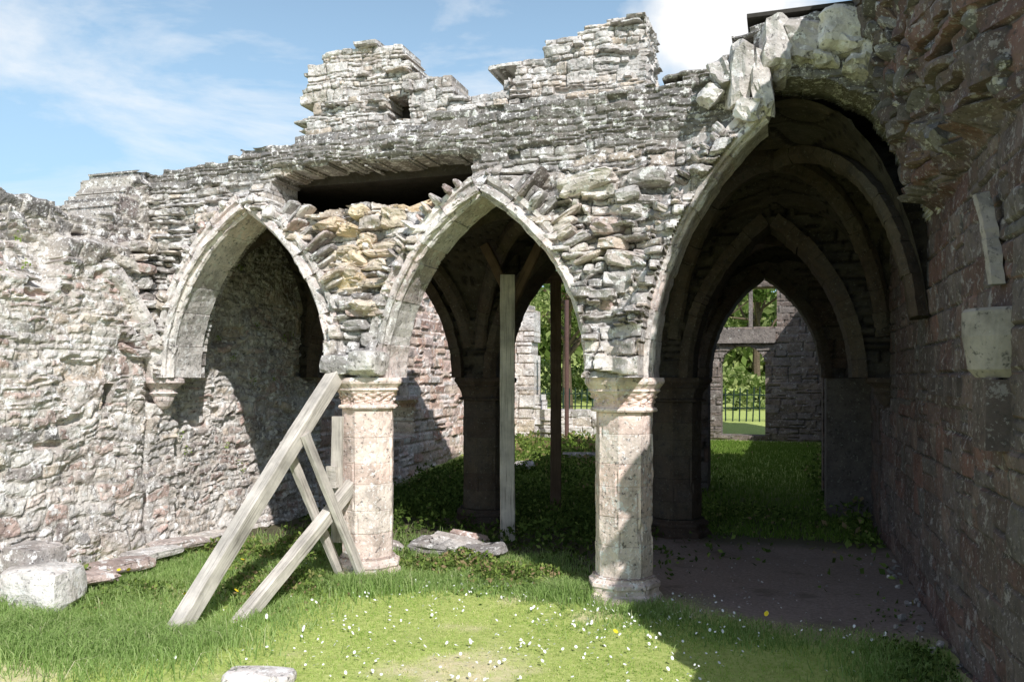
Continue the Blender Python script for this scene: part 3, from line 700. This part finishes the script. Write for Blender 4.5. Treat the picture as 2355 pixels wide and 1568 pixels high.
weeds(-2.3,6.75,.4,.2,.16,2200,.02,-.2);weeds(-5.3,5.5,.1,.7,.2,1200,.018);weeds(.8,5.4,.12,.6,.1,1200,.018,.2)
def discs(name,x,y,zz,r,mat,tilt=.5):
    n=len(x);k=7;th=np.linspace(0,2*math.pi,k,endpoint=False);z=gz(x,y)+zz;tx=rng.normal(0,tilt,n);ty=rng.normal(0,tilt,n)
    c=np.cos(th)[None]*r[:,None];s=np.sin(th)[None]*r[:,None]
    V=np.stack([x[:,None]+c,y[:,None]+s,z[:,None]+c*tx[:,None]+s*ty[:,None]],-1).reshape(-1,3)
    return make(name,V,np.arange(n*k).reshape(n,k),mat)
n=1000;x=rng.normal(-1.7,1.1,n);y=rng.uniform(4.1,6.7,n);m=(x<.9)&(fbm(x*1.5,y*1.5,91)>.42);x=x[m];y=y[m]
discs('daisies',x,y,rng.uniform(.025,.05,len(x)),rng.uniform(.0045,.011,len(x)),m_white)
x=np.array([-5.0,-4.95,-5.05,-4.2,-3.9,-1.0,-.1,-4.5,-4.4]);y=np.array([5.3,5.35,5.25,5.1,5.3,5.2,5.9,6.2,6.5])
discs('dandelions',x,y,np.full(9,.15),np.full(9,.016),m_yellow)
P=[]
for k in range(40):
    y0=rng.uniform(4.6,9);z0=rng.uniform(.4,3)
    P.append(np.array([-5.72,y0,z0])+rng.normal(0,.022,(14,3)))
leaves('wall_plants',np.concatenate(P),.014,m_leaf,BR,np.full(560,.8))

# ------------------------------------------------------------ background
def tree(x,y,H,R,n,seed):
    rs=np.random.default_rng(seed);T_=empty('tree');z0=float(gz(np.array(x),np.array(y)))
    def limb(p,q,r0,r1):
        p=np.array(p);q=np.array(q);d=q-p;d/=np.linalg.norm(d);s=np.cross(d,[.3,.5,.1]);s/=np.linalg.norm(s);u=np.cross(s,d);V=[]
        for t_ in np.linspace(0,1,6):
            c=p+(q-p)*t_+s*.08*math.sin(4*t_)*(r0*5);r=r0+(r1-r0)*t_
            for a in np.linspace(0,2*math.pi,8,endpoint=False):V.append(c+s*r*math.cos(a)+u*r*math.sin(a))
        F=[[i*8+c,i*8+(c+1)%8,(i+1)*8+(c+1)%8,(i+1)*8+c] for i in range(5) for c in range(8)]
        make('limb',V,np.array(F),m_bark,None,T_)
    top=(x,y,z0+H*.6);limb((x,y,z0-.1),top,.18,.09);C=[]
    for k in range(24):
        a=rs.random()*6.28;rr=R*rs.random()**.5;zz=z0+H*rs.uniform(.3,1.0);rr*=math.sqrt(max(.1,1-((zz-z0-H*.6)/(H*.5))**2))
        c=np.array([x+rr*math.cos(a),y+rr*math.sin(a),zz]);C.append(c)
        if k<12:limb((x,y,z0+H*rs.uniform(.25,.55)),c,.06,.015)
    P=[];r=[]
    for c in C:
        m=n//24;q=rs.normal(0,1,(m,3));q=q/np.linalg.norm(q,axis=1)[:,None]*(rs.random(m)**.6)[:,None]*R*.32*rs.uniform(.6,1.3);P.append(c+q*[1,1,.6]);r.append(np.clip(rs.normal(.5,.2)+rs.normal(0,.18,m),0,1))
    leaves('crown',np.concatenate(P),.085,m_tree,T_,np.concatenate(r))
tree(-6.8,27,6.5,2.6,6500,1);tree(-3.2,31,7,3,5500,2);tree(-.9,34,7.5,3,5500,3);tree(-10,30,7,3,6000,4);tree(2.5,36,7,3,6000,5);tree(-5.0,36,8,3,7000,6)
n=12000;x=rng.uniform(-18,8,n);y=30+rng.normal(0,.8,n)+2*np.sin(x*.6);z=gz(x,y)+rng.random(n)**.7*(.6+1.6*fbm(x*.5,x*0,12))
leaves('background_shrubs',np.stack([x,y,z],1),.11,m_tree)
n=50000;x=rng.uniform(-60,60,n);y=60+rng.normal(0,3,n);z=gz(x,y)+rng.random(n)*(3+5*fbm(x*.15,x*0,13))
leaves('distant_trees',np.stack([x,y,z],1),.4,m_tree)
FE=empty('picket_fence')
for xx in np.arange(-6.5,3.2,.17):
    z=float(gz(np.array(xx),np.array(22.5)));t_=rng.normal(0,.015)
    beam('picket',(xx,22.5,z-.05),(xx+t_+.03,22.5,z+.86+rng.normal(0,.02)),.035,.03,m_iron,FE,up=(0,1,0))
beam('rail',(-6.6,22.53,.95),(3.2,22.53,.95),.03,.03,m_iron,FE)
beam('rail',(-6.6,22.53,1.3),(3.2,22.53,1.3),.03,.03,m_iron,FE)
lathe('metal_pole',-4.36,17.2,[(.045,.3,.5,1),(.045,3.4,.5,1)],m_pipe,None,False,seg=16,amp=0)

# ------------------------------------------------------------ light, sky, camera
D=Vector((-1,1.17,-1.30)).normalized()
s=bpy.data.lights.new('sun','SUN');s.energy=5;s.angle=math.radians(.5);s.color=(1,.975,.945)
so=bpy.data.objects.new('sun',s);sc.collection.objects.link(so);so.rotation_euler=D.to_track_quat('-Z','Y').to_euler()
el=math.asin(-D.z);rot=math.atan2(-D.x,-D.y)
w=bpy.data.worlds.new('World');sc.world=w;w.use_nodes=True;nt=w.node_tree;nt.nodes.clear()
def nn(t_,**k):
    x=nt.nodes.new(t_)
    for a,b in k.items():setattr(x,a,b)
    return x
sky=nn('ShaderNodeTexSky',sky_type='NISHITA');sky.sun_disc=False;sky.sun_elevation=el;sky.sun_rotation=rot;sky.air_density=1.0;sky.dust_density=.6;sky.ozone_density=1.5
bg=nn('ShaderNodeBackground');bg.inputs[1].default_value=.13;out=nn('ShaderNodeOutputWorld')
tc=nn('ShaderNodeTexCoord');mp=nn('ShaderNodeMapping');mp.inputs['Scale'].default_value=(1,1,3.6);nt.links.new(tc.outputs['Generated'],mp.inputs[0])
no=nn('ShaderNodeTexNoise');no.inputs['Scale'].default_value=2.4;no.inputs['Detail'].default_value=9;no.inputs['Roughness'].default_value=.6;no.inputs['Distortion'].default_value=.5;nt.links.new(mp.outputs[0],no.inputs['Vector'])
rp=nn('ShaderNodeValToRGB');rp.color_ramp.elements[0].position=.47;rp.color_ramp.elements[0].color=(0,0,0,1);rp.color_ramp.elements[1].position=.74;rp.color_ramp.elements[1].color=(.95,.95,.95,1);nt.links.new(no.outputs['Fac'],rp.inputs[0])
ds=nn('ShaderNodeVectorMath',operation='DISTANCE');ds.inputs[1].default_value=(-.05,.93,.375);nt.links.new(tc.outputs['Generated'],ds.inputs[0])
n2=nn('ShaderNodeTexNoise');n2.inputs['Scale'].default_value=9;n2.inputs['Detail'].default_value=7;nt.links.new(tc.outputs['Generated'],n2.inputs['Vector'])
ma=nn('ShaderNodeMath',operation='MULTIPLY_ADD');nt.links.new(n2.outputs['Fac'],ma.inputs[0]);ma.inputs[1].default_value=-.22;nt.links.new(ds.outputs['Value'],ma.inputs[2])
mr=nn('ShaderNodeMapRange');mr.inputs['From Min'].default_value=.01;mr.inputs['From Max'].default_value=-.04;nt.links.new(ma.outputs[0],mr.inputs['Value'])
mx=nn('ShaderNodeMath',operation='MAXIMUM');nt.links.new(rp.outputs[0],mx.inputs[0]);nt.links.new(mr.outputs[0],mx.inputs[1])
sx=nn('ShaderNodeSeparateXYZ');nt.links.new(tc.outputs['Generated'],sx.inputs[0])
hz=nn('ShaderNodeMapRange');hz.inputs['From Min'].default_value=.05;hz.inputs['From Max'].default_value=.62;hz.inputs['To Min'].default_value=1.0;hz.inputs['To Max'].default_value=.0;nt.links.new(sx.outputs[2],hz.inputs['Value'])
mh=nn('ShaderNodeMix',data_type='RGBA');nt.links.new(hz.outputs[0],mh.inputs[0]);nt.links.new(sky.outputs[0],mh.inputs[6]);mh.inputs[7].default_value=(4.3,6.7,8.8,1)
mi=nn('ShaderNodeMix',data_type='RGBA');nt.links.new(mx.outputs[0],mi.inputs[0]);nt.links.new(mh.outputs[2],mi.inputs[6]);mi.inputs[7].default_value=(8.0,8.05,8.1,1)
nt.links.new(mi.outputs[2],bg.inputs[0]);nt.links.new(bg.outputs[0],out.inputs[0])
c=bpy.data.cameras.new('camera');c.lens=29.2;c.sensor_width=36;c.shift_y=.0357;c.clip_end=3000
o=bpy.data.objects.new('camera',c);sc.collection.objects.link(o);o.location=(0,0,1.75);o.rotation_euler=(math.radians(90),0,math.radians(18));sc.camera=o
sc.view_settings.view_transform='Standard';sc.view_settings.look='None';sc.view_settings.exposure=0
